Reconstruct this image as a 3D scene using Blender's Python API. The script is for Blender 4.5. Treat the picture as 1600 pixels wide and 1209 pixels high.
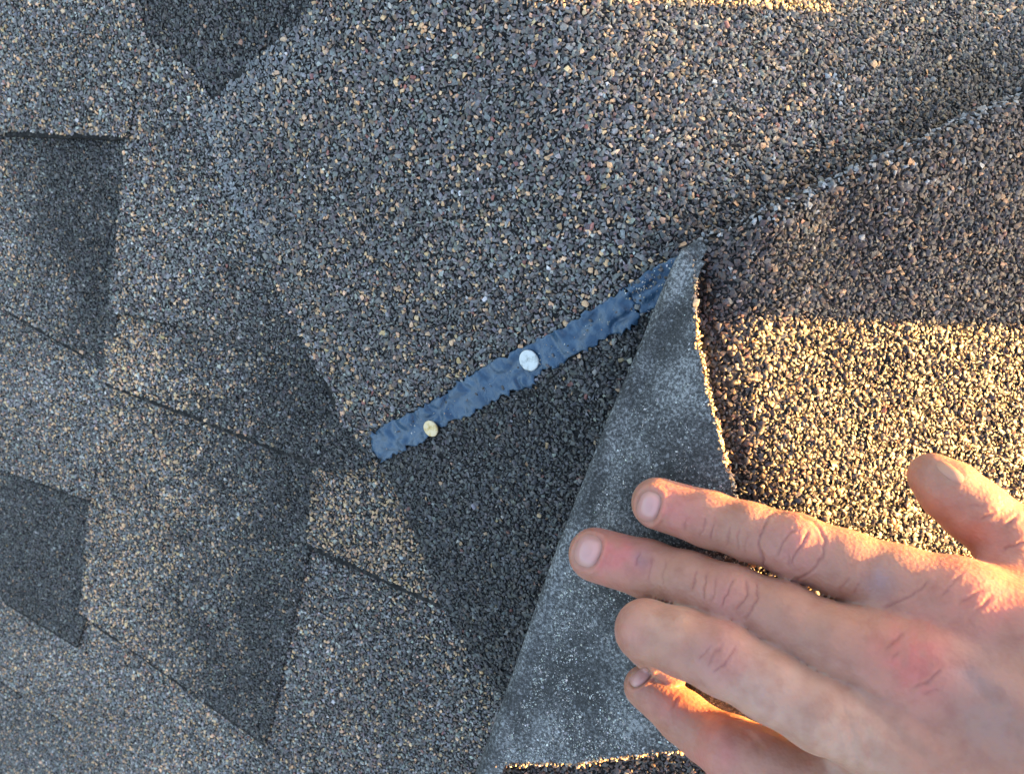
import bpy, bmesh, math
import numpy as np
from mathutils import Vector
from mathutils.geometry import delaunay_2d_cdt
from mathutils.bvhtree import BVHTree

for o in list(bpy.data.objects):
    bpy.data.objects.remove(o)
scene = bpy.context.scene
C = scene.collection
R = math.radians

# ------------------------------------------------------------------ camera, sky, sun, exposure
CAM_H = 0.30            # the lens hangs 30 cm above the crest of the hip
F_PX, CX, CY = 1200.0, 800.0, 604.5
cam = bpy.data.cameras.new('camera')
cam.sensor_width = 36.0
cam.lens = F_PX / 1600.0 * 36.0
cam.clip_start = 0.01
cam.clip_end = 200.0
cam.dof.use_dof = True
cam.dof.focus_distance = 0.305
cam.dof.aperture_fstop = 20.0
camo = bpy.data.objects.new('camera', cam)
camo.location = (0, 0, CAM_H)
camo.rotation_euler = (0, 0, 0)
C.objects.link(camo)
scene.camera = camo

SUN_EL, SUN_AZ = R(15.0), R(5.0)      # low sun from the right of the picture
world = bpy.data.worlds.new('World')
scene.world = world
world.use_nodes = True
wn = world.node_tree
sky = wn.nodes.new('ShaderNodeTexSky')
sky.sky_type = 'NISHITA'
sky.sun_disc = False
sky.sun_elevation = SUN_EL
sky.dust_density = 2.2
sky.ozone_density = 0.2
sky.air_density = 0.9
sky.sun_rotation = R(90.0) - SUN_AZ
bgn = wn.nodes['Background']
wn.links.new(sky.outputs[0], bgn.inputs[0])
bgn.inputs[1].default_value = 0.078
sun = bpy.data.lights.new('sun', 'SUN')
sun.energy = 5.0
sun.angle = R(0.5)
sun.color = (1.0, 0.55, 0.15)
suno = bpy.data.objects.new('sun', sun)
sd = Vector((math.cos(SUN_AZ) * math.cos(SUN_EL), math.sin(SUN_AZ) * math.cos(SUN_EL), math.sin(SUN_EL)))
suno.rotation_euler = sd.to_track_quat('Z', 'Y').to_euler()
suno.location = sd * 5
C.objects.link(suno)
vs = scene.view_settings
vs.view_transform = 'Standard'
vs.look = 'None'
vs.gamma = 1.0
vs.exposure = 3.5
vs.use_curve_mapping = False
scene.cycles.use_denoising = True
scene.cycles.max_bounces = 6
scene.cycles.sample_clamp_indirect = 6.0

# ------------------------------------------------------------------ helpers
rng = np.random.default_rng(7)

def tag(o, label=None, cat=None, group=None, kind=None):
    if label: o['label'] = label
    if cat: o['category'] = cat
    if group: o['group'] = group
    if kind: o['kind'] = kind
    return o

def empty(name, loc):
    o = bpy.data.objects.new(name, None)
    o.empty_display_size = 0.01
    o.location = loc
    C.objects.link(o)
    return o

def mesh_obj(name, V, F, mat, parent=None, smooth=False, col=None):
    """V (n,3) world metres, F list of polygons or (m,k) int array"""
    me = bpy.data.meshes.new(name)
    V = np.asarray(V, dtype=np.float32)
    if isinstance(F, np.ndarray):
        m, k = F.shape
        me.vertices.add(len(V)); me.vertices.foreach_set('co', V.ravel())
        me.loops.add(m * k); me.loops.foreach_set('vertex_index', F.astype(np.int32).ravel())
        me.polygons.add(m)
        me.polygons.foreach_set('loop_start', np.arange(0, m * k, k, dtype=np.int32))
        me.update(calc_edges=True)
    else:
        me.from_pydata([tuple(map(float, v)) for v in V], [], F)
        me.update()
    if smooth:
        me.polygons.foreach_set('use_smooth', np.ones(len(me.polygons), dtype=bool))
    if col is not None:
        a = me.color_attributes.new('Col', 'FLOAT_COLOR', 'POINT')
        c4 = np.ones((len(V), 4), dtype=np.float32); c4[:, :3] = col
        a.data.foreach_set('color', c4.ravel())
    me.materials.append(mat)
    o = bpy.data.objects.new(name, me)
    C.objects.link(o)
    if parent is not None:
        o.parent = parent
        L = Vector((0, 0, 0)); p = parent
        while p is not None:
            L += Vector(p.location); p = p.parent
        if L.length > 0:
            me.transform(__import__('mathutils').Matrix.Translation(-L))
    return o

def unproj_z(u, v, z):
    d = CAM_H - z
    return np.stack([(np.asarray(u) - CX) / F_PX * d, (CY - np.asarray(v)) / F_PX * d, np.asarray(z) + 0 * d], -1)

def proj(P):
    d = CAM_H - P[:, 2]
    return CX + P[:, 0] / d * F_PX, CY - P[:, 1] / d * F_PX

def unproj(uv, zf):
    """picture points -> points on the surface z = zf(x, y)"""
    uv = np.asarray(uv, float)
    z = np.zeros(len(uv))
    for _ in range(60):
        P = unproj_z(uv[:, 0], uv[:, 1], z)
        z = z * 0.5 + 0.5 * zf(P[:, 0], P[:, 1])
    return unproj_z(uv[:, 0], uv[:, 1], z)

def inside(poly, x, y):
    poly = np.asarray(poly); n = len(poly)
    r = np.zeros(x.shape, bool)
    j = n - 1
    for i in range(n):
        xi, yi = poly[i]; xj, yj = poly[j]
        c = ((yi > y) != (yj > y))
        if yi != yj:
            r ^= c & (x < (xj - xi) * (y - yi) / (yj - yi) + xi)
        j = i
    return r

def polydist(line, x, y, closed=False):
    """distance to a polyline"""
    L = [np.asarray(p, float) for p in line]
    if closed: L = L + [L[0]]
    best = np.full(np.shape(x), 1e9)
    for a, b in zip(L[:-1], L[1:]):
        d = b - a
        t = np.clip(((x - a[0]) * d[0] + (y - a[1]) * d[1]) / max(d @ d, 1e-12), 0, 1)
        best = np.minimum(best, np.hypot(x - a[0] - t * d[0], y - a[1] - t * d[1]))
    return best

def densify(P, step, closed=True):
    P = [np.asarray(p, float) for p in P]
    out = []
    n = len(P)
    for i in range(n if closed else n - 1):
        a, b = P[i], P[(i + 1) % n]
        k = max(1, int(np.ceil(np.linalg.norm(b - a) / step)))
        for q in range(k): out.append(a + (b - a) * q / k)
    if not closed: out.append(P[-1])
    return np.array(out)

# smooth value noise in the plane, for wobble and colour patches
_NT = np.random.default_rng(3).random((64, 64))
def vnoise(x, y, s):
    x = np.asarray(x) / s; y = np.asarray(y) / s
    xi = np.floor(x).astype(int); yi = np.floor(y).astype(int)
    fx = x - xi; fy = y - yi
    fx = fx * fx * (3 - 2 * fx); fy = fy * fy * (3 - 2 * fy)
    g = lambda a, b: _NT[a % 64, b % 64]
    return (g(xi, yi) * (1 - fx) + g(xi + 1, yi) * fx) * (1 - fy) + (g(xi, yi + 1) * (1 - fx) + g(xi + 1, yi + 1) * fx) * fy

def sheet(name, poly, zf, thick, mat, parent, grid=0.004, step=0.002, wob=0.0006, smooth=False):
    """a bent slab of real thickness over an outline in plan"""
    B = densify(poly, step)
    if wob:
        B = B + np.stack([vnoise(B[:, 0], B[:, 1], 0.0025) - .5, vnoise(B[:, 1] + 3, B[:, 0], 0.0025) - .5], -1) * 2 * wob
    lo, hi = B.min(0), B.max(0)
    gx, gy = np.meshgrid(np.arange(lo[0], hi[0], grid), np.arange(lo[1], hi[1], grid * .866))
    gx = gx + (np.arange(gx.shape[0]) % 2)[:, None] * grid / 2
    gx, gy = gx.ravel(), gy.ravel()
    m = inside(B, gx, gy)
    gx, gy = gx[m], gy[m]
    m = polydist(B[::2], gx, gy, True) > step * .6
    pts = np.concatenate([B, np.stack([gx[m], gy[m]], -1)])
    nb = len(B)
    res = delaunay_2d_cdt([Vector(p) for p in pts], [(i, (i + 1) % nb) for i in range(nb)], [], 1, 1e-7)
    P = np.array([tuple(v) for v in res[0]])
    T = [tuple(f) for f in res[2]]
    z = zf(P[:, 0], P[:, 1])
    n = len(P)
    V = np.concatenate([np.column_stack([P, z]), np.column_stack([P, z - thick])])
    F = []
    cnt = {}
    for f in T:
        a = P[f[1]] - P[f[0]]; b = P[f[2]] - P[f[0]]
        if a[0] * b[1] - a[1] * b[0] < 0: f = f[::-1]
        F.append(f); F.append(tuple(i + n for i in reversed(f)))
        for i in range(3):
            e = (f[i], f[(i + 1) % 3])
            cnt[e] = 1
    for (a, b) in list(cnt):
        if (b, a) not in cnt:
            F.append((b, a, a + n, b + n))
    return mesh_obj(name, V, F, mat, parent, smooth)

class TPS:
    """thin-plate surface through given heights"""
    def __init__(self, pts):
        pts = np.asarray(pts, float)
        self.p = pts[:, :2]; n = len(pts)
        K = self._k(self.p, self.p)
        Pm = np.column_stack([np.ones(n), self.p])
        A = np.zeros((n + 3, n + 3)); A[:n, :n] = K + np.eye(n) * 1e-9; A[:n, n:] = Pm; A[n:, :n] = Pm.T
        self.w = np.linalg.solve(A, np.concatenate([pts[:, 2], [0, 0, 0]]))
    def _k(self, a, b):
        d2 = ((a[:, None, :] - b[None]) ** 2).sum(-1)
        return np.where(d2 > 1e-14, d2 * np.log(np.maximum(d2, 1e-14)), 0)
    def __call__(self, x, y):
        q = np.column_stack([np.ravel(x), np.ravel(y)])
        out = np.zeros(len(q)); n = len(self.p)
        for i in range(0, len(q), 20000):
            s = q[i:i + 20000]
            out[i:i + 20000] = self._k(s, self.p) @ self.w[:n] + self.w[n] + s @ self.w[n + 1:]
        return out.reshape(np.shape(x))

# ------------------------------------------------------------------ materials
def new_mat(name):
    m = bpy.data.materials.new(name); m.use_nodes = True
    nt = m.node_tree
    return m, nt, nt.nodes['Principled BSDF']

def N(nt, t, **kw):
    n = nt.nodes.new(t)
    for k, v in kw.items():
        if k in n.inputs: n.inputs[k].default_value = v
        else: setattr(n, k, v)
    return n

def ramp(nt, stops):
    r = nt.nodes.new('ShaderNodeValToRGB')
    e = r.color_ramp.elements
    while len(e) < len(stops): e.new(0.5)
    for el, (p, c) in zip(e, stops):
        el.position = p; el.color = (*c, 1) if len(c) == 3 else c
    return r

def bump(nt, bs, height, dist, strength=1.0, normal=None):
    b = N(nt, 'ShaderNodeBump'); b.inputs['Strength'].default_value = strength
    b.inputs['Distance'].default_value = dist
    nt.links.new(height, b.inputs['Height'])
    if normal is not None: nt.links.new(normal, b.inputs['Normal'])
    nt.links.new(b.outputs[0], bs.inputs['Normal'])
    return b.outputs[0]

def mat_granule():
    m, nt, bs = new_mat('mineral_granules')
    a = N(nt, 'ShaderNodeVertexColor'); a.layer_name = 'Col'
    tc = N(nt, 'ShaderNodeTexCoord')
    no = N(nt, 'ShaderNodeTexNoise', Scale=1800.0, Detail=2.0)
    nt.links.new(tc.outputs['Object'], no.inputs['Vector'])
    r = ramp(nt, [(0.25, (.6, .6, .6)), (0.75, (1.35, 1.35, 1.35))])
    nt.links.new(no.outputs[0], r.inputs[0])
    mx = N(nt, 'ShaderNodeMix', data_type='RGBA', blend_type='MULTIPLY')
    mx.inputs[0].default_value = 1
    nt.links.new(a.outputs[0], mx.inputs[6]); nt.links.new(r.outputs[0], mx.inputs[7])
    nt.links.new(mx.outputs[2], bs.inputs['Base Color'])
    bs.inputs['Roughness'].default_value = 0.52
    bs.inputs['Specular IOR Level'].default_value = 0.5
    bump(nt, bs, no.outputs[0], 0.0002, 0.5)
    return m

def mat_asphalt():
    m, nt, bs = new_mat('asphalt_mat')
    tc = N(nt, 'ShaderNodeTexCoord')
    v = N(nt, 'ShaderNodeTexVoronoi', Scale=520.0)
    nt.links.new(tc.outputs['Object'], v.inputs['Vector'])
    r = ramp(nt, [(0.0, (.012, .012, .012)), (0.6, (.024, .022, .020)), (0.85, (.05, .046, .042)), (1.0, (.09, .075, .06))])
    nt.links.new(v.outputs['Color'], r.inputs[0])
    nt.links.new(r.outputs[0], bs.inputs['Base Color'])
    bs.inputs['Roughness'].default_value = 0.8
    bs.inputs['Specular IOR Level'].default_value = 0.08
    inv = N(nt, 'ShaderNodeMath', operation='SUBTRACT'); inv.inputs[0].default_value = 1.0
    nt.links.new(v.outputs['Distance'], inv.inputs[1])
    bump(nt, bs, inv.outputs[0], 0.001, 0.8)
    return m

def mat_far_roof():
    m, nt, bs = new_mat('distant_granules')
    tc = N(nt, 'ShaderNodeTexCoord')
    v = N(nt, 'ShaderNodeTexVoronoi', Scale=480.0)
    nt.links.new(tc.outputs['Object'], v.inputs['Vector'])
    r = ramp(nt, [(0.0, (.035, .031, .027)), (0.4, (.085, .075, .065)), (0.7, (.13, .118, .105)), (0.9, (.20, .14, .09)), (1.0, (.40, .26, .15))])
    nt.links.new(v.outputs['Color'], r.inputs[0])
    nt.links.new(r.outputs[0], bs.inputs['Base Color'])
    bs.inputs['Roughness'].default_value = 0.7
    inv = N(nt, 'ShaderNodeMath', operation='SUBTRACT'); inv.inputs[0].default_value = 1.0
    nt.links.new(v.outputs['Distance'], inv.inputs[1])
    bump(nt, bs, inv.outputs[0], 0.004, 1.0)
    return m

def mat_backing():
    """sanded grey underside of the lifted shingle"""
    m, nt, bs = new_mat('sanded_backing')
    tc = N(nt, 'ShaderNodeTexCoord')
    n1 = N(nt, 'ShaderNodeTexNoise', Scale=900.0, Detail=3.0, Roughness=0.75)
    n2 = N(nt, 'ShaderNodeTexNoise', Scale=45.0, Detail=4.0, Roughness=0.6)
    n3 = N(nt, 'ShaderNodeTexVoronoi', Scale=900.0)
    for n in (n1, n2, n3): nt.links.new(tc.outputs['Object'], n.inputs['Vector'])
    add = N(nt, 'ShaderNodeMath', operation='MULTIPLY_ADD')
    add.inputs[1].default_value = 0.62
    nt.links.new(n2.outputs[0], add.inputs[0]); nt.links.new(n1.outputs[0], add.inputs[2])
    r = ramp(nt, [(0.63, (.014, .014, .014)), (0.76, (.040, .040, .040)), (0.88, (.115, .115, .113)), (1.0, (.32, .32, .31))])
    nt.links.new(add.outputs[0], r.inputs[0])
    spk = ramp(nt, [(0.86, (0, 0, 0)), (0.93, (1, 1, 1))])
    nt.links.new(n3.outputs['Color'], spk.inputs[0])
    mx = N(nt, 'ShaderNodeMix', data_type='RGBA')
    fm = N(nt, 'ShaderNodeMath', operation='MULTIPLY'); fm.inputs[1].default_value = 0.3
    nt.links.new(spk.outputs[0], fm.inputs[0]); nt.links.new(fm.outputs[0], mx.inputs[0])
    nt.links.new(r.outputs[0], mx.inputs[6]); mx.inputs[7].default_value = (.55, .56, .56, 1)
    nt.links.new(mx.outputs[2], bs.inputs['Base Color'])
    bs.inputs['Roughness'].default_value = 0.6
    bump(nt, bs, add.outputs[0], 0.0016, 0.9)
    return m

def mat_sealant():
    m, nt, bs = new_mat('blue_black_sealant')
    tc = N(nt, 'ShaderNodeTexCoord')
    n1 = N(nt, 'ShaderNodeTexNoise', Scale=240.0, Detail=5.0, Distortion=1.2)
    n2 = N(nt, 'ShaderNodeTexNoise', Scale=1300.0, Detail=3.0)
    for n in (n1, n2): nt.links.new(tc.outputs['Object'], n.inputs['Vector'])
    r = ramp(nt, [(0.3, (.018, .045, .082)), (0.7, (.033, .074, .124))])
    nt.links.new(n1.outputs[0], r.inputs[0])
    nt.links.new(r.outputs[0], bs.inputs['Base Color'])
    bs.inputs['Roughness'].default_value = 0.33
    b1 = N(nt, 'ShaderNodeBump'); b1.inputs['Distance'].default_value = 0.0009; b1.inputs['Strength'].default_value = .55
    nt.links.new(n1.outputs[0], b1.inputs['Height'])
    bump(nt, bs, n2.outputs[0], 0.0002, 0.35, b1.outputs[0])
    return m

def mat_nail(name, tint):
    m, nt, bs = new_mat(name)
    tc = N(nt, 'ShaderNodeTexCoord')
    n1 = N(nt, 'ShaderNodeTexNoise', Scale=260.0, Detail=5.0, Roughness=.7)
    n2 = N(nt, 'ShaderNodeTexVoronoi', Scale=330.0)
    for n in (n1, n2): nt.links.new(tc.outputs['Object'], n.inputs['Vector'])
    r = ramp(nt, [(0.36, tuple(c * .38 for c in tint)), (0.44, tuple(c * .8 for c in tint)), (0.52, tuple(.75 * c + .16 for c in tint)), (0.75, tuple(.7 * c + .24 for c in tint))])
    nt.links.new(n1.outputs[0], r.inputs[0])
    nt.links.new(r.outputs[0], bs.inputs['Base Color'])
    bs.inputs['Metallic'].default_value = 0.15
    bs.inputs['Roughness'].default_value = 0.6
    bump(nt, bs, n1.outputs[0], 0.0002, .5)
    return m

def mat_skin():
    m, nt, bs = new_mat('skin')
    a = N(nt, 'ShaderNodeVertexColor'); a.layer_name = 'Col'
    tc = N(nt, 'ShaderNodeTexCoord')
    n1 = N(nt, 'ShaderNodeTexNoise', Scale=140.0, Detail=5.0, Roughness=.6)
    v1 = N(nt, 'ShaderNodeTexVoronoi', Scale=820.0)
    n2 = N(nt, 'ShaderNodeTexNoise', Scale=700.0, Detail=3.0)
    for n in (n1, v1, n2): nt.links.new(tc.outputs['Object'], n.inputs['Vector'])
    r = ramp(nt, [(0.3, (.84, .76, .74)), (0.55, (1, 1, 1)), (0.8, (1.1, 1.04, 1.0))])
    nt.links.new(n1.outputs[0], r.inputs[0])
    mx = N(nt, 'ShaderNodeMix', data_type='RGBA', blend_type='MULTIPLY'); mx.inputs[0].default_value = 1
    nt.links.new(a.outputs[0], mx.inputs[6]); nt.links.new(r.outputs[0], mx.inputs[7])
    nt.links.new(mx.outputs[2], bs.inputs['Base Color'])
    bs.inputs['Roughness'].default_value = 0.48
    bs.inputs['Specular IOR Level'].default_value = 0.3
    bs.inputs['Subsurface Weight'].default_value = 0.55
    bs.inputs['Subsurface Radius'].default_value = (1.0, 0.26, 0.10)
    bs.inputs['Subsurface Scale'].default_value = 0.005
    b1 = N(nt, 'ShaderNodeBump'); b1.inputs['Distance'].default_value = 0.0002; b1.inputs['Strength'].default_value = .6
    nt.links.new(v1.outputs['Distance'], b1.inputs['Height'])
    bump(nt, bs, n2.outputs[0], 0.0003, 0.4, b1.outputs[0])
    return m

def mat_plain(name, col, rough=.5, metal=0.0, scale=60.0, var=.25, bdist=.0006):
    m, nt, bs = new_mat(name)
    tc = N(nt, 'ShaderNodeTexCoord')
    n1 = N(nt, 'ShaderNodeTexNoise', Scale=scale, Detail=5.0)
    nt.links.new(tc.outputs['Object'], n1.inputs['Vector'])
    r = ramp(nt, [(0.3, tuple(c * (1 - var) for c in col)), (0.7, tuple(min(1, c * (1 + var)) for c in col))])
    nt.links.new(n1.outputs[0], r.inputs[0])
    nt.links.new(r.outputs[0], bs.inputs['Base Color'])
    bs.inputs['Roughness'].default_value = rough
    bs.inputs['Metallic'].default_value = metal
    bump(nt, bs, n1.outputs[0], bdist, .5)
    return m

M_GRAN, M_ASPH, M_FAR, M_BACK, M_SEAL, M_SKIN = mat_granule(), mat_asphalt(), mat_far_roof(), mat_backing(), mat_sealant(), mat_skin()
M_TAR = mat_plain('tar_edge', (.02, .02, .02), .7)
M_NAILW = mat_nail('painted_nail', (.50, .51, .47))
M_NAILG = mat_nail('brassy_nail', (.62, .42, .14))
def mat_fnail():
    m, nt, bs = new_mat('fingernail')
    a = N(nt, 'ShaderNodeVertexColor'); a.layer_name = 'Col'
    nt.links.new(a.outputs[0], bs.inputs['Base Color'])
    bs.inputs['Roughness'].default_value = 0.36
    bs.inputs['Subsurface Weight'].default_value = 0.3
    bs.inputs['Subsurface Radius'].default_value = (1.0, 0.3, 0.15)
    bs.inputs['Subsurface Scale'].default_value = 0.002
    tc = N(nt, 'ShaderNodeTexCoord')
    n1 = N(nt, 'ShaderNodeTexNoise', Scale=500.0, Detail=3.0)
    nt.links.new(tc.outputs['Object'], n1.inputs['Vector'])
    bump(nt, bs, n1.outputs[0], .0002, .3)
    return m
M_FNAIL = mat_fnail()
M_CLOTH = mat_plain('navy_cloth', (.03, .035, .05), .9, 0, 900, .3, .0008)
M_TIN = mat_plain('galvanised_sheet', (.45, .46, .47), .4, .9, 18, .15, .0004)

# ------------------------------------------------------------------ the hip of the roof
PX, PY = 0.89 / math.hypot(.89, .46), 0.46 / math.hypot(.89, .46)   # across the hip
CREST = unproj_z(1070, 390, 0.0)
KL, KR, RC = 0.60, 0.34, 0.030

def sdist(x, y):
    return (x - CREST[0]) * PX + (y - CREST[1]) * PY

def z_cap(x, y):
    s = sdist(x, y)
    return np.where(s < 0, -KL, -KR) * (np.sqrt(s * s + RC * RC) - RC)

S0 = 0.15
Z0 = -KL * (math.sqrt(S0 * S0 + RC * RC) - RC)
SL0 = KL * S0 / math.sqrt(S0 * S0 + RC * RC)
def z_field(x, y):
    return Z0 + SL0 * (sdist(x, y) + S0) - 0.0100

# roof boarding and the shingles that are out of the picture, one big bent sheet
def build_roof():
    q = np.concatenate([np.linspace(-2.5, -.2, 24), np.linspace(-.18, .18, 37), np.linspace(.2, 2.5, 24)])
    t = np.linspace(-2.6, 2.6, 14)
    ax, ay = -PY, PX
    V, F = [], []
    for s in q:
        zz = (-KL if s < 0 else -KR) * (math.sqrt(s * s + RC * RC) - RC) - (.013 if s < 0 else .009)
        for tt in t:
            V.append((CREST[0] + s * PX + tt * ax, CREST[1] + s * PY + tt * ay, zz))
    nt_ = len(t)
    for i in range(len(q) - 1):
        for j in range(nt_ - 1):
            F.append((i * nt_ + j, (i + 1) * nt_ + j, (i + 1) * nt_ + j + 1, i * nt_ + j + 1)[::-1])
    F = [f[::-1] for f in F]
    o = mesh_obj('roof', V, F, M_FAR, None, True)
    tag(o, 'weathered asphalt shingle roof bending over a hip', kind='structure')
    return o
roof = build_roof()

# ------------------------------------------------------------------ granules
def make_protos(n, seed):
    r = np.random.default_rng(seed); out = []
    for _ in range(n):
        k = r.integers(7, 10)
        p = r.normal(size=(k, 3)); p /= np.linalg.norm(p, axis=1)[:, None]
        p *= r.uniform(.8, 1.08, (k, 1))
        p *= np.array([1.0, r.uniform(.70, .98), r.uniform(.40, .64)])
        bm = bmesh.new()
        for q in p: bm.verts.new(q)
        bmesh.ops.convex_hull(bm, input=bm.verts)
        bmesh.ops.delete(bm, geom=[v for v in bm.verts if not v.link_faces], context='VERTS')
        bmesh.ops.recalc_face_normals(bm, faces=bm.faces)
        bmesh.ops.delete(bm, geom=[f for f in bm.faces if f.normal.z < -.45], context='FACES')
        bm.verts.index_update()
        out.append((np.array([v.co[:] for v in bm.verts]), np.array([[v.index for v in f.verts] for f in bm.faces])))
        bm.free()
    return out
PROTOS = make_protos(36, 5)

PAL = dict(black=(.050, .044, .039), slate=(.098, .088, .079), slate2=(.138, .126, .113), blue=(.168, .163, .150),
           grey=(.25, .236, .21), pale=(.41, .385, .33), purple=(.118, .090, .082), brown=(.168, .108, .070),
           tan=(.50, .305, .155), peach=(.61, .38, .21), rust=(.26, .10, .072), white=(.56, .54, .49))
PK = list(PAL); PC = np.array([PAL[k] for k in PK])
def wts(**kw): return np.array([kw.get(k, 0.0) for k in PK], float)

W_CAP = wts(black=6, slate=24, slate2=25, blue=17, grey=7, pale=1.0, purple=16, brown=6, tan=6.5, peach=5, rust=.8, white=.1)
W_UNDER = wts(black=30, slate=38, slate2=26, blue=13, grey=5, pale=1.2, purple=4, brown=1.5, tan=.8, peach=.5, rust=.6)
W_TAN = wts(black=5, slate=12, slate2=13, blue=12, grey=8, pale=4, purple=4, brown=9, tan=24, peach=19, rust=.5)
W_MID = wts(black=4, slate=17, slate2=22, blue=20, grey=15, pale=5, purple=8, brown=7, tan=9, peach=5.5, rust=.5)
W_DARK = wts(black=22, slate=38, slate2=24, blue=13, grey=5, pale=2.5, purple=6, brown=1.5, tan=1.2, peach=.8)
W_BRN = wts(black=7, slate=22, slate2=20, blue=14, grey=9, pale=2, purple=18, brown=8, tan=4.5, peach=3.5, rust=.5)
W_M = wts(black=14, slate=27, slate2=16, blue=7, grey=3.5, pale=.6, purple=26, brown=7, tan=4.5, peach=4, rust=.6)

def pick(W, n, r):
    """W: (k,) or (n,k) weights"""
    W = np.broadcast_to(W, (n, len(PK)))
    c = np.cumsum(W, 1); c = c / c[:, -1:]
    i = (r.random(n)[:, None] > c).sum(1)
    i = np.clip(i, 0, len(PK) - 1)
    col = PC[i] * np.exp(r.normal(0, .14, n))[:, None] * np.exp(r.normal(0, .05, (n, 3)))
    return col, i

def lerpw(A, B, t): return A[None] * (1 - t[:, None]) + B[None] * t[:, None]

def place_granules(name, P, Nn, col, size, parent, r, tilt=.22):
    """one joined mesh of crushed-stone granules"""
    n = len(P)
    up = Nn / np.linalg.norm(Nn, axis=1)[:, None]
    up = up + r.normal(0, tilt, (n, 3)); up /= np.linalg.norm(up, axis=1)[:, None]
    a = r.normal(size=(n, 3)); t1 = np.cross(up, a); t1 /= np.linalg.norm(t1, axis=1)[:, None]
    t2 = np.cross(up, t1)
    which = r.integers(0, len(PROTOS), n)
    Vs, Fs, Cs, off = [], [], [], 0
    for k, (pv, pf) in enumerate(PROTOS):
        m = np.nonzero(which == k)[0]
        if not len(m): continue
        s = size[m][:, None, None]
        W = (pv[None, :, 0:1] * t1[m][:, None] + pv[None, :, 1:2] * t2[m][:, None] + pv[None, :, 2:3] * up[m][:, None]) * s + P[m][:, None]
        Vs.append(W.reshape(-1, 3))
        Fs.append((pf[None] + (off + np.arange(len(m)) * len(pv))[:, None, None]).reshape(-1, 3))
        Cs.append(np.repeat(col[m], len(pv), 0))
        off += len(m) * len(pv)
    o = mesh_obj(name, np.concatenate(Vs), np.concatenate(Fs), M_GRAN, parent, False, np.concatenate(Cs))
    tag(o, kind='stuff')
    return o

NG = [0]
def scatter(poly, zf, colf, parent, seed, spacing=.00185, rad=.00118, skip=None, window=(-75, 1680, -75, 1285)):
    r = np.random.default_rng(seed)
    poly = np.asarray(poly)
    lo, hi = poly.min(0), poly.max(0)
    gx, gy = np.meshgrid(np.arange(lo[0], hi[0], spacing), np.arange(lo[1], hi[1], spacing * .866))
    gx = gx + (np.arange(gx.shape[0]) % 2)[:, None] * spacing / 2
    x = gx.ravel(); y = gy.ravel()
    z = zf(x, y)
    u, v = proj(np.column_stack([x, y, z]))
    m = (u > window[0]) & (u < window[1]) & (v > window[2]) & (v < window[3])
    x, y = x[m], y[m]
    x = x + r.uniform(-.33, .33, len(x)) * spacing; y = y + r.uniform(-.33, .33, len(y)) * spacing
    m = inside(poly, x + (r.random(len(x)) - .5) * .0012, y + (r.random(len(x)) - .5) * .0012)
    x, y = x[m], y[m]
    if skip is not None:
        m = ~skip(x, y); x, y = x[m], y[m]
    z = zf(x, y); e = .0012
    nx = -(zf(x + e, y) - zf(x - e, y)) / (2 * e); ny = -(zf(x, y + e) - zf(x, y - e)) / (2 * e)
    nn = np.column_stack([nx, ny, np.ones_like(nx)])
    # more grains where the sheet is steep
    u, v = proj(np.column_stack([x, y, z]))
    col, idx, sz = colf(u, v, x, y, r)
    size = rad * np.clip(np.exp(r.normal(0, .22, len(x))), .55, 1.7) * sz
    P = np.column_stack([x, y, z]) + nn / np.linalg.norm(nn, axis=1)[:, None] * (size * r.uniform(.05, .45, len(x)))[:, None]
    NG[0] += len(x)
    return place_granules('granules', P, nn, col, size, parent, r)

# ------------------------------------------------------------------ field shingles on the left slope
def plane_fit(P, h):
    A = np.column_stack([np.ones(len(P)), P[:, 0], P[:, 1]])
    c = np.linalg.lstsq(A, np.asarray(h, float) * .001, rcond=None)[0]
    return lambda x, y: c[0] + c[1] * x + c[2] * y

def field_colour(base, dark=None, dfun=None, mul=1.12, dmul=.52):
    def f(u, v, x, y, r):
        W = np.broadcast_to(base, (len(u), len(PK)))
        if dark is not None:
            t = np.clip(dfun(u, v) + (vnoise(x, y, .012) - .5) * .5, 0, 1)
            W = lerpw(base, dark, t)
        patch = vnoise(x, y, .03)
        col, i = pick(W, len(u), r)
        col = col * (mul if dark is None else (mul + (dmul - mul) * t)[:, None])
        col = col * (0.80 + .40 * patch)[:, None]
        return col, i, 1.0
    return f

def grad(u0, v0, u1, v1):
    """0 at the first picture point, 1 at the second"""
    d2 = (u1 - u0) ** 2 + (v1 - v0) ** 2
    return lambda u, v: np.clip(((u - u0) * (u1 - u0) + (v - v0) * (v1 - v0)) / d2, 0, 1)

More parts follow.
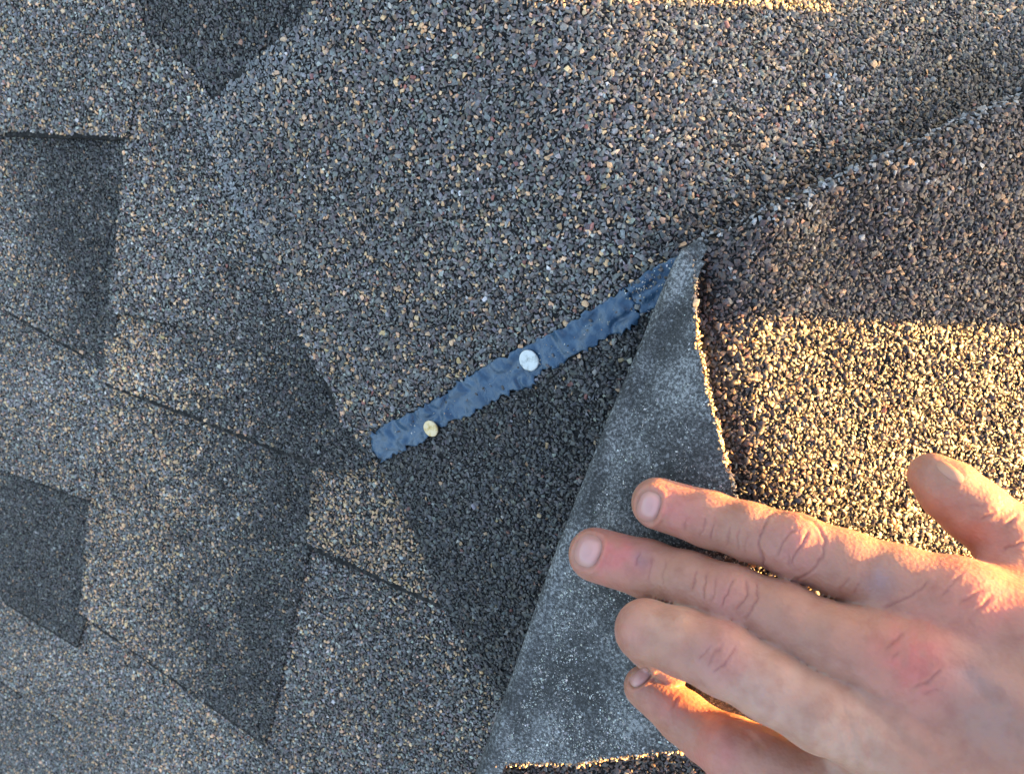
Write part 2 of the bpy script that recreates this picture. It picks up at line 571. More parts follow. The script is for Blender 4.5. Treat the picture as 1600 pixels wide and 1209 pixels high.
FIELD = [  # outline (picture u, v, height in mm above the slope), colour
 ('A', [(-260, -260, 1), (215, -260, 1), (226, 60, 3.5), (214, 130, 4.2), (200, 218, 5.5), (15, 212, 5.5), (-260, 205, 5.5)],
      field_colour(W_MID)),
 ('T', [(205, -260, 2), (640, -260, 2), (560, 20, 2), (400, 300, 1.5), (330, 260, 1.5), (215, 40, 2)],
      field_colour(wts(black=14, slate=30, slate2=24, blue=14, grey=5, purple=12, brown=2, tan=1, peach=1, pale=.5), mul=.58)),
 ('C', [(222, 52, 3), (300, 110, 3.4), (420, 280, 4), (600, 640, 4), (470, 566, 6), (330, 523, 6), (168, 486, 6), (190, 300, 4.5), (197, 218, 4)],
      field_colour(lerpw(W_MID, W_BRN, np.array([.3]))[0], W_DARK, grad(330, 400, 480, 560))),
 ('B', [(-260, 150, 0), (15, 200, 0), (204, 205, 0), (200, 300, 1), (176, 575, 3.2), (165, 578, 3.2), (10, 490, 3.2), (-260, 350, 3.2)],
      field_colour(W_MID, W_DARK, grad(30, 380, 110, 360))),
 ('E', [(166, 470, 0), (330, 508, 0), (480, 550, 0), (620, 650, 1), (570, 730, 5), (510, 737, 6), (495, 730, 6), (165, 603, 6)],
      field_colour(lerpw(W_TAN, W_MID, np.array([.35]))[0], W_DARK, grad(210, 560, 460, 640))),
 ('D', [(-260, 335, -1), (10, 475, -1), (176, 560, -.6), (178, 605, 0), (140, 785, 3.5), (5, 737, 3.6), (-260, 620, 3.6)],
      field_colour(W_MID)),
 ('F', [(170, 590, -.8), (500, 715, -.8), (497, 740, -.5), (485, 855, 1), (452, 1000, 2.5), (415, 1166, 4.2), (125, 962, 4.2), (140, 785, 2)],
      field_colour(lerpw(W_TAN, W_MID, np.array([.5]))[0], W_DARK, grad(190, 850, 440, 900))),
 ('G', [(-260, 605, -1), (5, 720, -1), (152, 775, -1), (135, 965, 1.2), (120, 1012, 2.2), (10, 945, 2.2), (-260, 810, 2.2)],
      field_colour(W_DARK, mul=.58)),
 ('H', [(500, 722, 0), (560, 715, 0), (600, 650, 0), (830, 1010, 4), (690, 951, 5), (480, 856, 5), (490, 735, 1)],
      field_colour(lerpw(W_TAN, W_BRN, np.array([.2]))[0], mul=.82)),
 ('I', [(487, 840, -1.2), (700, 935, -1.2), (840, 1000, -1.2), (900, 1330, 2), (860, 1600, 4), (360, 1600, 4), (395, 1170, 2.2), (432, 1000, .9), (465, 855, -.6)],
      field_colour(W_BRN, mul=1.05)),
 ('J', [(125, 945, -2), (300, 1060, -2), (430, 1150, -2), (440, 1166, -2), (400, 1600, 2.2), (0, 1600, 3), (95, 1210, 2), (110, 1137, 2), (0, 1066, 2), (-260, 930, 2), (-260, 795, -2), (10, 930, -2)],
      field_colour(W_MID)),
 ('K', [(-260, 915, -4), (0, 1050, -4), (122, 1125, -4), (105, 1212, -3.5), (10, 1600, -2), (-260, 1600, -2)],
      field_colour(lerpw(W_MID, W_DARK, np.array([.4]))[0])),
]
BUTT = dict(E=([(165, 603), (330, 666), (495, 730)], .0026), F=([(125, 962), (270, 1064), (415, 1166)], .0026), G=([(10, 945), (120, 1012)], .0026), B=([(10, 490), (165, 578)], .0025),
            H=([(480, 856), (690, 951)], .0025), J=([(0, 1066), (110, 1137)], .0026), A=([(15, 212), (196, 218)], .0019), D=([(5, 737), (140, 785)], .0016), C=([(200, 494), (470, 566)], .0016))
def bare_edge(line, w, zf):
    L = unproj(line, zf)[:, :2]
    def f(x, y):
        return polydist(L, x, y) < w * (.62 + .6 * vnoise(x, y, .014))
    return f
for i, (nm, pts, cf) in enumerate(FIELD):
    uvh = np.array(pts, float)
    uvh[:, 0] = np.clip(uvh[:, 0], -90, 1700); uvh[:, 1] = np.clip(uvh[:, 1], -90, 1300)
    P = unproj(uvh[:, :2], z_field)
    off = plane_fit(P, uvh[:, 2])
    zf = (lambda off: lambda x, y: z_field(x, y) + off(x, y) + (vnoise(x, y, .05) - .5) * .0012)(off)
    P = unproj(uvh[:, :2], zf)
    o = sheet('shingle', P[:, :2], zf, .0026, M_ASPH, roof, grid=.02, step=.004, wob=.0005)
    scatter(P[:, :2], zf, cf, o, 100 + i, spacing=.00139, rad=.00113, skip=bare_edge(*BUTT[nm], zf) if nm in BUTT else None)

# ------------------------------------------------------------------ the exposed cap shingle over the hip, its sealant and nails
CAP_UV = [(312, 172), (335, 145), (380, 105), (440, 62), (520, -20), (640, -200), (1900, -260), (1900, 700), (1300, 1000),
          (1000, 1300), (860, 1330), (800, 1160), (778, 1092), (735, 1030), (692, 952), (655, 850), (612, 755), (575, 705), (540, 668),
          (522, 640), (500, 585), (468, 525), (432, 455), (402, 385), (352, 295), (325, 230)]
CAP_UV = [(min(u, 1690), min(max(v, -85), 1290)) for u, v in CAP_UV]
capP = unproj(CAP_UV, z_cap)
z_capw = lambda x, y: z_cap(x, y) + (vnoise(x, y, .035) - .5) * .0024 + (vnoise(x, y, .09) - .5) * .003
STRIP_TOP = [(576, 682), (600, 664), (640, 645), (700, 612), (735, 585), (770, 565), (830, 535), (890, 505), (940, 475), (975, 451)]
STRIP_BOT = [(1002, 493), (985, 515), (962, 520), (930, 540), (860, 577), (843, 580), (836, 600), (790, 616), (740, 645), (700, 660), (680, 672), (662, 690), (640, 697), (595, 724)]
STRIP2 = [(977, 450), (1010, 425), (1045, 405), (1075, 395), (1070, 440), (1040, 470), (1004, 492)]
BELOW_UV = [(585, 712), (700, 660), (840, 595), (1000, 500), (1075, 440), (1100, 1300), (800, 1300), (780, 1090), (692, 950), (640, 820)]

def cap_colour(u, v, x, y, r):
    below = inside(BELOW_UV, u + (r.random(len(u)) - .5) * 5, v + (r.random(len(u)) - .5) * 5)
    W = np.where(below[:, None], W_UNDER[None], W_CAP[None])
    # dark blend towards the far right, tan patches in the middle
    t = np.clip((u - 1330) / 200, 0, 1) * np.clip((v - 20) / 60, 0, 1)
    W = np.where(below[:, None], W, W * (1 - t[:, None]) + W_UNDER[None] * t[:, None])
    edge = polydist([(640, 700), (700, 665), (830, 600)], u, v)
    col, i = pick(W, len(u), r)
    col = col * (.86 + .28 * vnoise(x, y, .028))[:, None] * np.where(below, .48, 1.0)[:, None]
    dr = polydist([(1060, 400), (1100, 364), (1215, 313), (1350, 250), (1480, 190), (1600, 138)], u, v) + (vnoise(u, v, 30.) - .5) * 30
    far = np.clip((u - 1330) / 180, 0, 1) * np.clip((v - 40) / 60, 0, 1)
    ridge_shade = np.maximum(np.clip(1.25 - dr / 52, 0, 1) * (v < 420), far * .8)  # contact shade of the lifted edge painted over the unweathered strip; darker far right
    col = col * np.where(below, 1, 1 - .42 * ridge_shade)[:, None]
    # scuffed paler corner at the upper left
    d = polydist([(325, 175), (400, 110), (440, 75)], u, v)
    d = np.minimum(d, polydist([(320, 190), (345, 270), (390, 370)], u, v) * 1.4)
    w = np.clip(1 - d / 95, 0, 1) * (.35 + .65 * r.random(len(u)))
    col = col * (1 - .55 * w[:, None]) + np.array([.22, .235, .24]) * .55 * w[:, None]
    rimd = polydist([(312, 172), (325, 230), (352, 295), (402, 385), (432, 455), (468, 525), (500, 585), (522, 640), (540, 668)], u, v)
    col = col * (1 + .35 * np.clip(1 - rimd / 12, 0, 1))[:, None]
    # white chalky spots
    sp = np.exp(-((u - 1310) ** 2 + (v - 143) ** 2) / 300.) + .8 * np.exp(-((u - 1140) ** 2 + (v - 250) ** 2) / 160.) + .6 * np.exp(-((u - 362) ** 2 + (v - 300) ** 2) / 200.)
    k = r.random(len(u)) < sp * .6
    col[k] = np.array([.30, .30, .29]) * np.exp(r.normal(0, .25, k.sum()))[:, None]
    return col, i, 1.06

def strip_hole(x, y):
    P = np.column_stack([x, y, z_capw(x, y)])
    u, v = proj(P)
    h = inside(STRIP_TOP + STRIP_BOT, u, v) | inside(STRIP2, u, v)
    for cu, cv, rr in ((827, 563, 17), (674, 669, 14)):
        h |= (np.hypot(u - cu, v - cv) < rr)
    return h

cap = empty('ridge_cap_shingle', tuple(unproj([(700, 430)], z_cap)[0]))
tag(cap, 'exposed grey hip cap shingle lying flat, with a blue-black sealant strip and two nails', 'shingle')
cap_mat = sheet('asphalt_sheet', capP[:, :2], z_capw, .003, M_ASPH, cap, grid=.006, step=.003, wob=.0007)
CAP_L = unproj([(380, 105), (335, 145), (312, 172), (325, 230), (352, 295), (402, 385), (432, 455), (468, 525), (500, 585), (522, 640), (540, 668)], z_capw)[:, :2]
def cap_skip(x, y):
    return strip_hole(x, y) | (polydist(CAP_L, x, y) < .0030 * np.clip(vnoise(x, y, .011) * 2.2 - .8, 0, 1))
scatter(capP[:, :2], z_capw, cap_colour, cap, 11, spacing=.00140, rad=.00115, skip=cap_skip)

z_strip0 = lambda x, y: z_capw(x, y) + .0016
def z_strip(x, y):
    # trowelled ripples running across the strip
    a = (x * .86 + y * .5); b = (-x * .5 + y * .86)
    w = vnoise(a, b, .006) - .5
    rip = .0025 * (np.abs(vnoise(a + .006 * w, b + .004 * vnoise(b, a, .009), .0066) - .5) * 2 - .40) + .0013 * (vnoise(a, b * .8 + .3 * a, .0031) - .5)
    return z_strip0(x, y) + np.maximum(rip, -.0007)
def jag(uv, amp, seed, closed=True):
    r = np.random.default_rng(seed)
    P = densify(uv, 5.0, closed)
    return P + r.normal(0, amp, P.shape)
sP = unproj(jag(STRIP_TOP + STRIP_BOT, 2.3, 2), z_strip)
st = sheet('sealant_strip', sP[:, :2], z_strip, .0026, M_SEAL, cap, grid=.0007, step=.0010, wob=.0003, smooth=False)
tag(st, 'long rippled blue-black sealant strip with two nails through it')
st.data.polygons.foreach_set('use_smooth', np.ones(len(st.data.polygons), dtype=bool))
z_strip_lo = lambda x, y: z_strip(x, y) - .0003
s2P = unproj(jag(STRIP2, 1.2, 4), z_strip_lo)
st2 = sheet('sealant_strip', s2P[:, :2], z_strip_lo, .0022, M_SEAL, cap, grid=.001, step=.0012, wob=.0003, smooth=True)
tag(st2, 'short speckled end of the sealant beyond a crack')
# crumbs stuck on the sealant
def crumbs():
    r = np.random.default_rng(21)
    uv = []
    for n, (a, b, w) in ((30, ((600, 690), (830, 570), 14)), (34, ((820, 580), (985, 480), 14)), (120, ((980, 462), (1050, 418), 20)), (16, ((860, 560), (845, 600), 6))):
        t = r.random(n); q = np.array(a)[None] * (1 - t[:, None]) + np.array(b)[None] * t[:, None]
        uv.append(q + r.normal(0, w, (n, 2)) * .55)
    uv = np.concatenate(uv)
    m = inside(STRIP_TOP + STRIP_BOT, uv[:, 0], uv[:, 1]) | inside(STRIP2, uv[:, 0], uv[:, 1])
    uv = uv[m]
    P = unproj(uv, z_strip); n = len(P)
    col, i = pick(wts(pale=6, white=3, tan=3, grey=5, black=3, slate=3), n, r)
    size = r.uniform(.00022, .0006, n); 
    dark = (i == PK.index('black')) | (i == PK.index('slate')); size[dark] *= 2.2
    P[:, 2] += size * .3
    place_granules('crumbs', P, np.tile([0, 0, 1.0], (n, 1)), col, size, cap, r)
crumbs()

def nail(u, v, rad, mat, label):
    p = unproj([(u, v)], z_strip0)[0]
    p[2] += .0006
    prof = [(0, .00080), (rad * .55, .00082), (rad * .88, .00092), (rad * .96, .0008), (rad, .0003), (rad * .96, 0.0), (rad * .42, -.0002), (rad * .36, -.001), (rad * .36, -.022), (0, -.026)]
    seg = 40; V, F = [], []
    e = .0015
    nx = -(z_cap(p[0] + e, p[1]) - z_cap(p[0] - e, p[1])) / (2 * e); ny = -(z_cap(p[0], p[1] + e) - z_cap(p[0], p[1] - e)) / (2 * e)
    nv = Vector((float(nx), float(ny), 1)).normalized()
    q = nv.to_track_quat('Z', 'Y')
    rr = np.random.default_rng(int(u))
    wob = [1 + .03 * math.sin(2 * a * 2 * math.pi / seg + 1) + rr.normal(0, .006) for a in range(seg)]
    rings = prof[1:-1]
    V.append((0, 0, prof[0][1]))
    for (r_, z_) in rings:
        for a in range(seg):
            t = 2 * math.pi * a / seg
            V.append((r_ * wob[a] * math.cos(t), r_ * wob[a] * math.sin(t), z_))
    V.append((0, 0, prof[-1][1]))
    for a in range(seg):
        F.append((0, 1 + a, 1 + (a + 1) % seg))
        for k in range(len(rings) - 1):
            b0 = 1 + k * seg; b1 = b0 + seg
            F.append((b0 + a, b1 + a, b1 + (a + 1) % seg, b0 + (a + 1) % seg))
        b0 = 1 + (len(rings) - 1) * seg
        F.append((b0 + a, len(V) - 1, b0 + (a + 1) % seg))
    V = [tuple(q @ Vector(w) + Vector(p)) for w in V]
    root = empty('roofing_nail', tuple(p))
    tag(root, label, 'nail')
    nf = 1 + 5 * seg
    # head and shank as two parts
    head_F = [f for f in F if max(f) <= 7 * seg and len(f) >= 3 and max(f) < 1 + 7 * seg]
    shank_F = [f for f in F if f not in head_F]
    mesh_obj('nail_head', V, head_F, mat, root, True)
    mesh_obj('nail_shank', V, shank_F, mat, root, True)
    return root
nail(827, 563, .0046, M_NAILW, 'larger white flaking nail head near the middle of the sealant strip')
nail(674, 669, .0039, M_NAILG, 'smaller yellowish nail head on the lower left part of the sealant strip')

# ------------------------------------------------------------------ the lifted cap shingle: right wing and folded-over left wing
FOLD = [(1080, 383), (1066, 392), (1055, 410), (1044, 438), (1004, 534), (950, 660), (892, 806), (844, 935), (798, 1070), (752, 1196)]
FREE = [(1215, 1120), (1205, 1050), (1190, 960), (1165, 850), (1146, 768), (1125, 690), (1105, 610), (1090, 540), (1085, 480), (1084, 430), (1086, 400)]
LOWE = [(775, 1193), (850, 1190), (900, 1192), (940, 1185), (1000, 1177), (1065, 1171), (1130, 1158)]
def ctrl(lst):
    a = np.array(lst, float)
    return np.concatenate([unproj_z(a[:, 0], a[:, 1], a[:, 2] * .001)], 0)
zM = TPS(ctrl([(1066, 394, 22), (1150, 345, 31), (1215, 315, 33), (1350, 250, 27), (1480, 190, 17), (1600, 138, 4), (1850, 30, -24),
               (1300, 330, 22), (1450, 330, 15), (1600, 330, 4), (1850, 330, -20),
               (1100, 450, 21), (1120, 560, 22), (1160, 680, 23), (1210, 800, 24), (1260, 1000, 17), (1320, 1250, 4), (1200, 560, 21), (1280, 700, 20),
               (1300, 500, 17.5), (1450, 500, 9), (1600, 520, -1), (1850, 520, -16), (1350, 800, 17), (1500, 800, 6), (1650, 820, -6), (1850, 850, -20),
               (1500, 1050, 4), (1700, 1100, -10), (1500, 1350, -6),
               (1050, 430, 12), (1010, 530, 8), (960, 650, 4), (900, 800, -2), (850, 930, -8), (800, 1070, -15), (752, 1196, -22), (650, 1450, -40), (1000, 1300, -8), (1100, 1000, 12), (1050, 750, 12)]))
zF = TPS(ctrl([(1066, 394, 21), (1050, 430, 19), (1010, 530, 14), (960, 650, 9), (900, 800, 3), (850, 930, -3), (800, 1070, -8), (752, 1196, -12),
               (1086, 400, 25), (1084, 430, 26), (1085, 480, 28), (1090, 540, 31), (1105, 610, 34), (1125, 690, 37), (1146, 768, 39), (1165, 850, 40), (1190, 960, 40), (1215, 1120, 38),
               (1027, 786, 25), (930, 866, 13), (1000, 1070, 18), (900, 1000, 4), (1060, 1172, 26), (900, 1190, 6), (1040, 620, 22)]))
foldW = None
def zFlap(x, y):
    z = zF(x, y)
    if foldW is not None:
        d = polydist(foldW, x, y)
        rr = .0045
        dd = np.clip(d, 0, rr)
        z = z - .35 * (rr - np.sqrt(np.maximum(rr * rr - (rr - dd) ** 2, 0)))
    return z + (vnoise(x, y, .02) - .5) * .0014
foldW = unproj(FOLD, zF)[:, :2]
foldW = np.concatenate([foldW, foldW[-1:] + (foldW[-1:] - foldW[-2:-1])])
flapP = unproj([(u + 5, v) for u, v in densify(FOLD, 5.0, False)[:-1].tolist()] + jag(LOWE, .9, 3, False).tolist() + FREE, zF)
lift = empty('lifted_cap_shingle', tuple(unproj([(1300, 600)], zM)[0]))
tag(lift, 'cap shingle bent upward, its left wing folded back to show the grey sanded underside', 'shingle')
flap = sheet('folded_wing', flapP[:, :2], zFlap, .0034, M_BACK, lift, grid=.0022, step=.0015, wob=.0003, smooth=False)
tag(flap, 'grey sanded underside of the folded wing')

def roll():
    P = unproj(densify([(1092, 374)] + FOLD + [(700, 1330)], 6.0, False), zF)
    n = len(P); SG = 12
    T = np.gradient(P[:, :2], axis=0); T /= np.linalg.norm(T, axis=1)[:, None]
    O = np.column_stack([T[:, 1], -T[:, 0]])          # outward, away from the wing
    O *= np.sign((O @ np.array([-1., -.35])))[:, None]
    V, F = [], []
    for i in range(n):
        fade = min(1.0, .5 + i / 14.0)
        rx = .0054 * fade; q = P[i, :2] - O[i] * rx * .9
        q2 = q - O[i] * .001
        zt = float(zFlap(np.array([q[0]]), np.array([q[1]]))[0]) + .00025
        zb = min(float(zM(np.array([q2[0]]), np.array([q2[1]]))[0]) - .003, zt - .004)
        for k in range(SG + 1):
            th = math.pi / 2 - math.pi * k / SG
            c = q + O[i] * rx * math.cos(th)
            if k == 0:
                c0 = q - O[i] * .0035 * fade
                V.append((c0[0], c0[1], float(zFlap(np.array([c0[0]]), np.array([c0[1]]))[0]) - .0004))
            V.append((c[0], c[1], (zt + zb) / 2 + (zt - zb) / 2 * math.sin(th)))
    for i in range(n - 1):
        for k in range(SG + 1):
            a = i * (SG + 2) + k
            F.append((a, a + 1, a + SG + 3, a + SG + 2))
    o = mesh_obj('rolled_fold', V, F, M_BACK, lift, True)
    bm = bmesh.new(); bm.from_mesh(o.data); bmesh.ops.recalc_face_normals(bm, faces=bm.faces); bm.to_mesh(o.data); bm.free()
roll()
def sand():
    # loose pale sand pressed into the underside
    r = np.random.default_rng(77)
    n = 36000
    lo, hi = flapP[:, :2].min(0), flapP[:, :2].max(0)
    x = r.uniform(lo[0], hi[0], n); y = r.uniform(lo[1], hi[1], n)
    dens = np.clip(vnoise(x, y, .018) * 1.3 - .15, 0, 1) * np.clip(vnoise(x + .3, y, .005) * 1.6 - .2, 0, 1)
    low = np.clip((.02 - y) / .11, .12, 1)          # more sand towards the lower end
    m = inside(flapP[:, :2], x, y) & (r.random(n) < dens * 1.5 * low)
    x, y = x[m], y[m]; n = len(x)
    size = .00031 * np.exp(r.normal(0, .35, n))
    e = .001
    nn = np.column_stack([-(zFlap(x + e, y) - zFlap(x - e, y)) / (2 * e), -(zFlap(x, y + e) - zFlap(x, y - e)) / (2 * e), np.ones(n)])
    P = np.column_stack([x, y, zFlap(x, y) + size * .1])
    col, i = pick(wts(grey=10, pale=12, white=12, blue=4, slate2=2), n, r)
    place_granules('sand_grains', P, nn, col, size, flap, r)
sand()
M_UV = [(1068, 392), (1080, 378), (1100, 364), (1150, 345), (1215, 313), (1350, 250), (1480, 190), (1600, 138), (1900, 5), (1900, 1560), (560, 1560), (650, 1450), (752, 1200)] + [(u + 16, v) for (u, v) in FOLD[::-1][1:-1]]
M_UV = [(min(u, 1705), min(v, 1290)) for u, v in M_UV]
mP = unproj(M_UV, zM)
ridgeW = unproj([(1050, 398), (1068, 392), (1080, 378), (1100, 364), (1150, 345), (1215, 313), (1350, 250), (1480, 190), (1600, 138), (1900, 5)], zM)[:, :2]
def zMr(x, y):
    d = polydist(ridgeW, x, y)
    rr = .009
    dd = np.clip(d, 0, rr)
    return zM(x, y) - (rr - np.sqrt(np.maximum(rr * rr - (rr - dd) ** 2, 0))) + (vnoise(x, y, .03) - .5) * .0016
wing = sheet('asphalt_sheet', mP[:, :2], zMr, .0032, M_ASPH, lift, grid=.0045, step=.002, wob=.0004)
tag(wing, 'granule-covered right wing, shaded above and sunlit below')

def wing_colour(u, v, x, y, r):
    col, i = pick(W_M, len(u), r)
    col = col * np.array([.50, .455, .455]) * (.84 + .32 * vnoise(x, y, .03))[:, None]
    # chalky scuffs along the bend
    d = polydist([(1075, 395), (1100, 372), (1215, 316), (1350, 252), (1480, 192), (1600, 140)], u, v)
    pz = vnoise(u, v, 26.) * .6 + vnoise(u, v, 9.) * .4
    p = (.5 + 1.9 * vnoise(u, v, 22.)) * np.clip(1 - d / 17, 0, 1) + .65 * np.clip(1 - d / 110, 0, 1) * (pz > .56) * np.clip((u - 1090) / 60, 0, 1)
    p = p + .9 * np.exp(-((u - 1205) ** 2 / 500. + (v - 347) ** 2 / 160.)) + .6 * np.exp(-((u - 1075) ** 2 / 160. + (v - 420) ** 2 / 900.))
    k = r.random(len(u)) < p * .55
    col[k] = np.array([.21, .205, .198]) * np.exp(r.normal(0, .3, k.sum()))[:, None]
    return col, i, 1.05
def under_flap(x, y):
    u, v = proj(np.column_stack([x, y, zMr(x, y)]))
    deep = inside(FOLD + LOWE + FREE, u, v) & (polydist(FREE, u, v) > 60) & (polydist(LOWE, u, v) > 40)
    return deep
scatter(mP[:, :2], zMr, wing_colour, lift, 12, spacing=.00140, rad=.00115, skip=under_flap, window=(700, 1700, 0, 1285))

# granules and crumbs along the cut edge of the folded wing
def edge_crumbs(uv, zf, n, label, rad, jit, drop, tanw):
    r = np.random.default_rng(len(uv) + n)
    P = unproj(densify(uv, 2.0, False), zf)
    seg = np.r_[0, np.cumsum(np.linalg.norm(np.diff(P, axis=0), axis=1))]
    t = r.random(n) * seg[-1]
    Q = np.column_stack([np.interp(t, seg, P[:, k]) for k in range(3)])
    Q = Q + np.column_stack([r.normal(0, jit, n), r.normal(0, jit, n), -r.random(n) * drop])
    col, i = pick(tanw, n, r)
    size = rad * np.exp(r.normal(0, .3, n))
    nn = np.tile([.7, .1, .7], (n, 1))
    o = place_granules('edge_granules', Q, nn, col, size, lift, r, .5)
    return o
EDGE_W = wts(tan=26, peach=22, pale=6, brown=14, slate2=8, grey=10, purple=6)
edge_crumbs([(u + 3, v) for u, v in FREE], zFlap, 900, '', .00085, .0005, .0030, EDGE_W)
edge_crumbs([(u, v + 2) for u, v in LOWE], zFlap, 620, '', .0008, .0006, .0030, EDGE_W)

# ------------------------------------------------------------------ added tapered tin blocker, out of view right, shaped to cast the shade band
def sun_blocker():
    x0 = .52
    zb = float(z_cap(np.array([x0]), np.array([.12]))[0]) - .03
    root = empty('added_sun_blocker', (x0, .12, zb))
    tag(root, 'added galvanised blocker out of view on the right-hand slope, shading the hip', 'sun_blocker')
    def prism(name, rings, mat):
        V, F = [], []
        for (y0, y1, xa, xb, z) in rings:
            V += [(xa, y0, z), (xb, y0, z), (xb, y1, z), (xa, y1, z)]
        for k in range(len(rings) - 1):
            for a in range(4):
                F.append((k * 4 + a, k * 4 + (a + 1) % 4, k * 4 + 4 + (a + 1) % 4, k * 4 + 4 + a))
        F.append((3, 2, 1, 0)); n = len(V); F.append((n - 4, n - 3, n - 2, n - 1))
        return mesh_obj(name, V, F, mat, root)
    ylo = lambda z: .0505 + (z - .064) * .20
    prism('blocker_body', [(ylo(zb), .1948, x0 - .02, x0 + .12, zb), (ylo(.25), .1918, x0, x0 + .10, .25)], M_TIN)
    prism('blocker_collar', [(ylo(.25) - .006, .1925, x0 - .006, x0 + .106, .25), (ylo(.25) - .006, .1925, x0 - .006, x0 + .106, .262), (ylo(.25) + .02, .175, x0 + .02, x0 + .08, .30)], M_TIN)
sun_blocker()

def low_sun_blocker():  # added unseen tube, kept low to shorten the sunlit strip at the top
    x0, y0 = .45, .209
    zb = float(z_cap(np.array([x0]), np.array([y0]))[0]) - .02
    root = empty('low_sun_blocker', (x0, y0, zb))
    tag(root, 'added short grey tube out of view that breaks up the top sunlit strip', 'blocker_tube')
    def lathe(name, prof, mat):
        V, F = [], []; sg = 28
        for (r_, z_) in prof:
            for a in range(sg):
                V.append((x0 + r_ * math.cos(2 * math.pi * a / sg), y0 + r_ * math.sin(2 * math.pi * a / sg), z_))
        for k in range(len(prof) - 1):
            for a in range(sg):
                F.append((k * sg + a, k * sg + (a + 1) % sg, (k + 1) * sg + (a + 1) % sg, (k + 1) * sg + a))
        return mesh_obj(name, V, F, mat, root, False)
    lathe('blocker_tube', [(.030, zb), (.030, .050), (.026, .050), (.026, zb + .03), (0.0005, zb + .03)], M_TIN)
    lathe('blocker_skirt', [(.060, zb + .004), (.050, zb + .03), (.034, zb + .055), (.031, zb + .07)], M_TAR)
low_sun_blocker()

# ------------------------------------------------------------------ the hand
def hp(u, v, z): return unproj_z(u, v, z * .001) * 1000.0     # millimetres

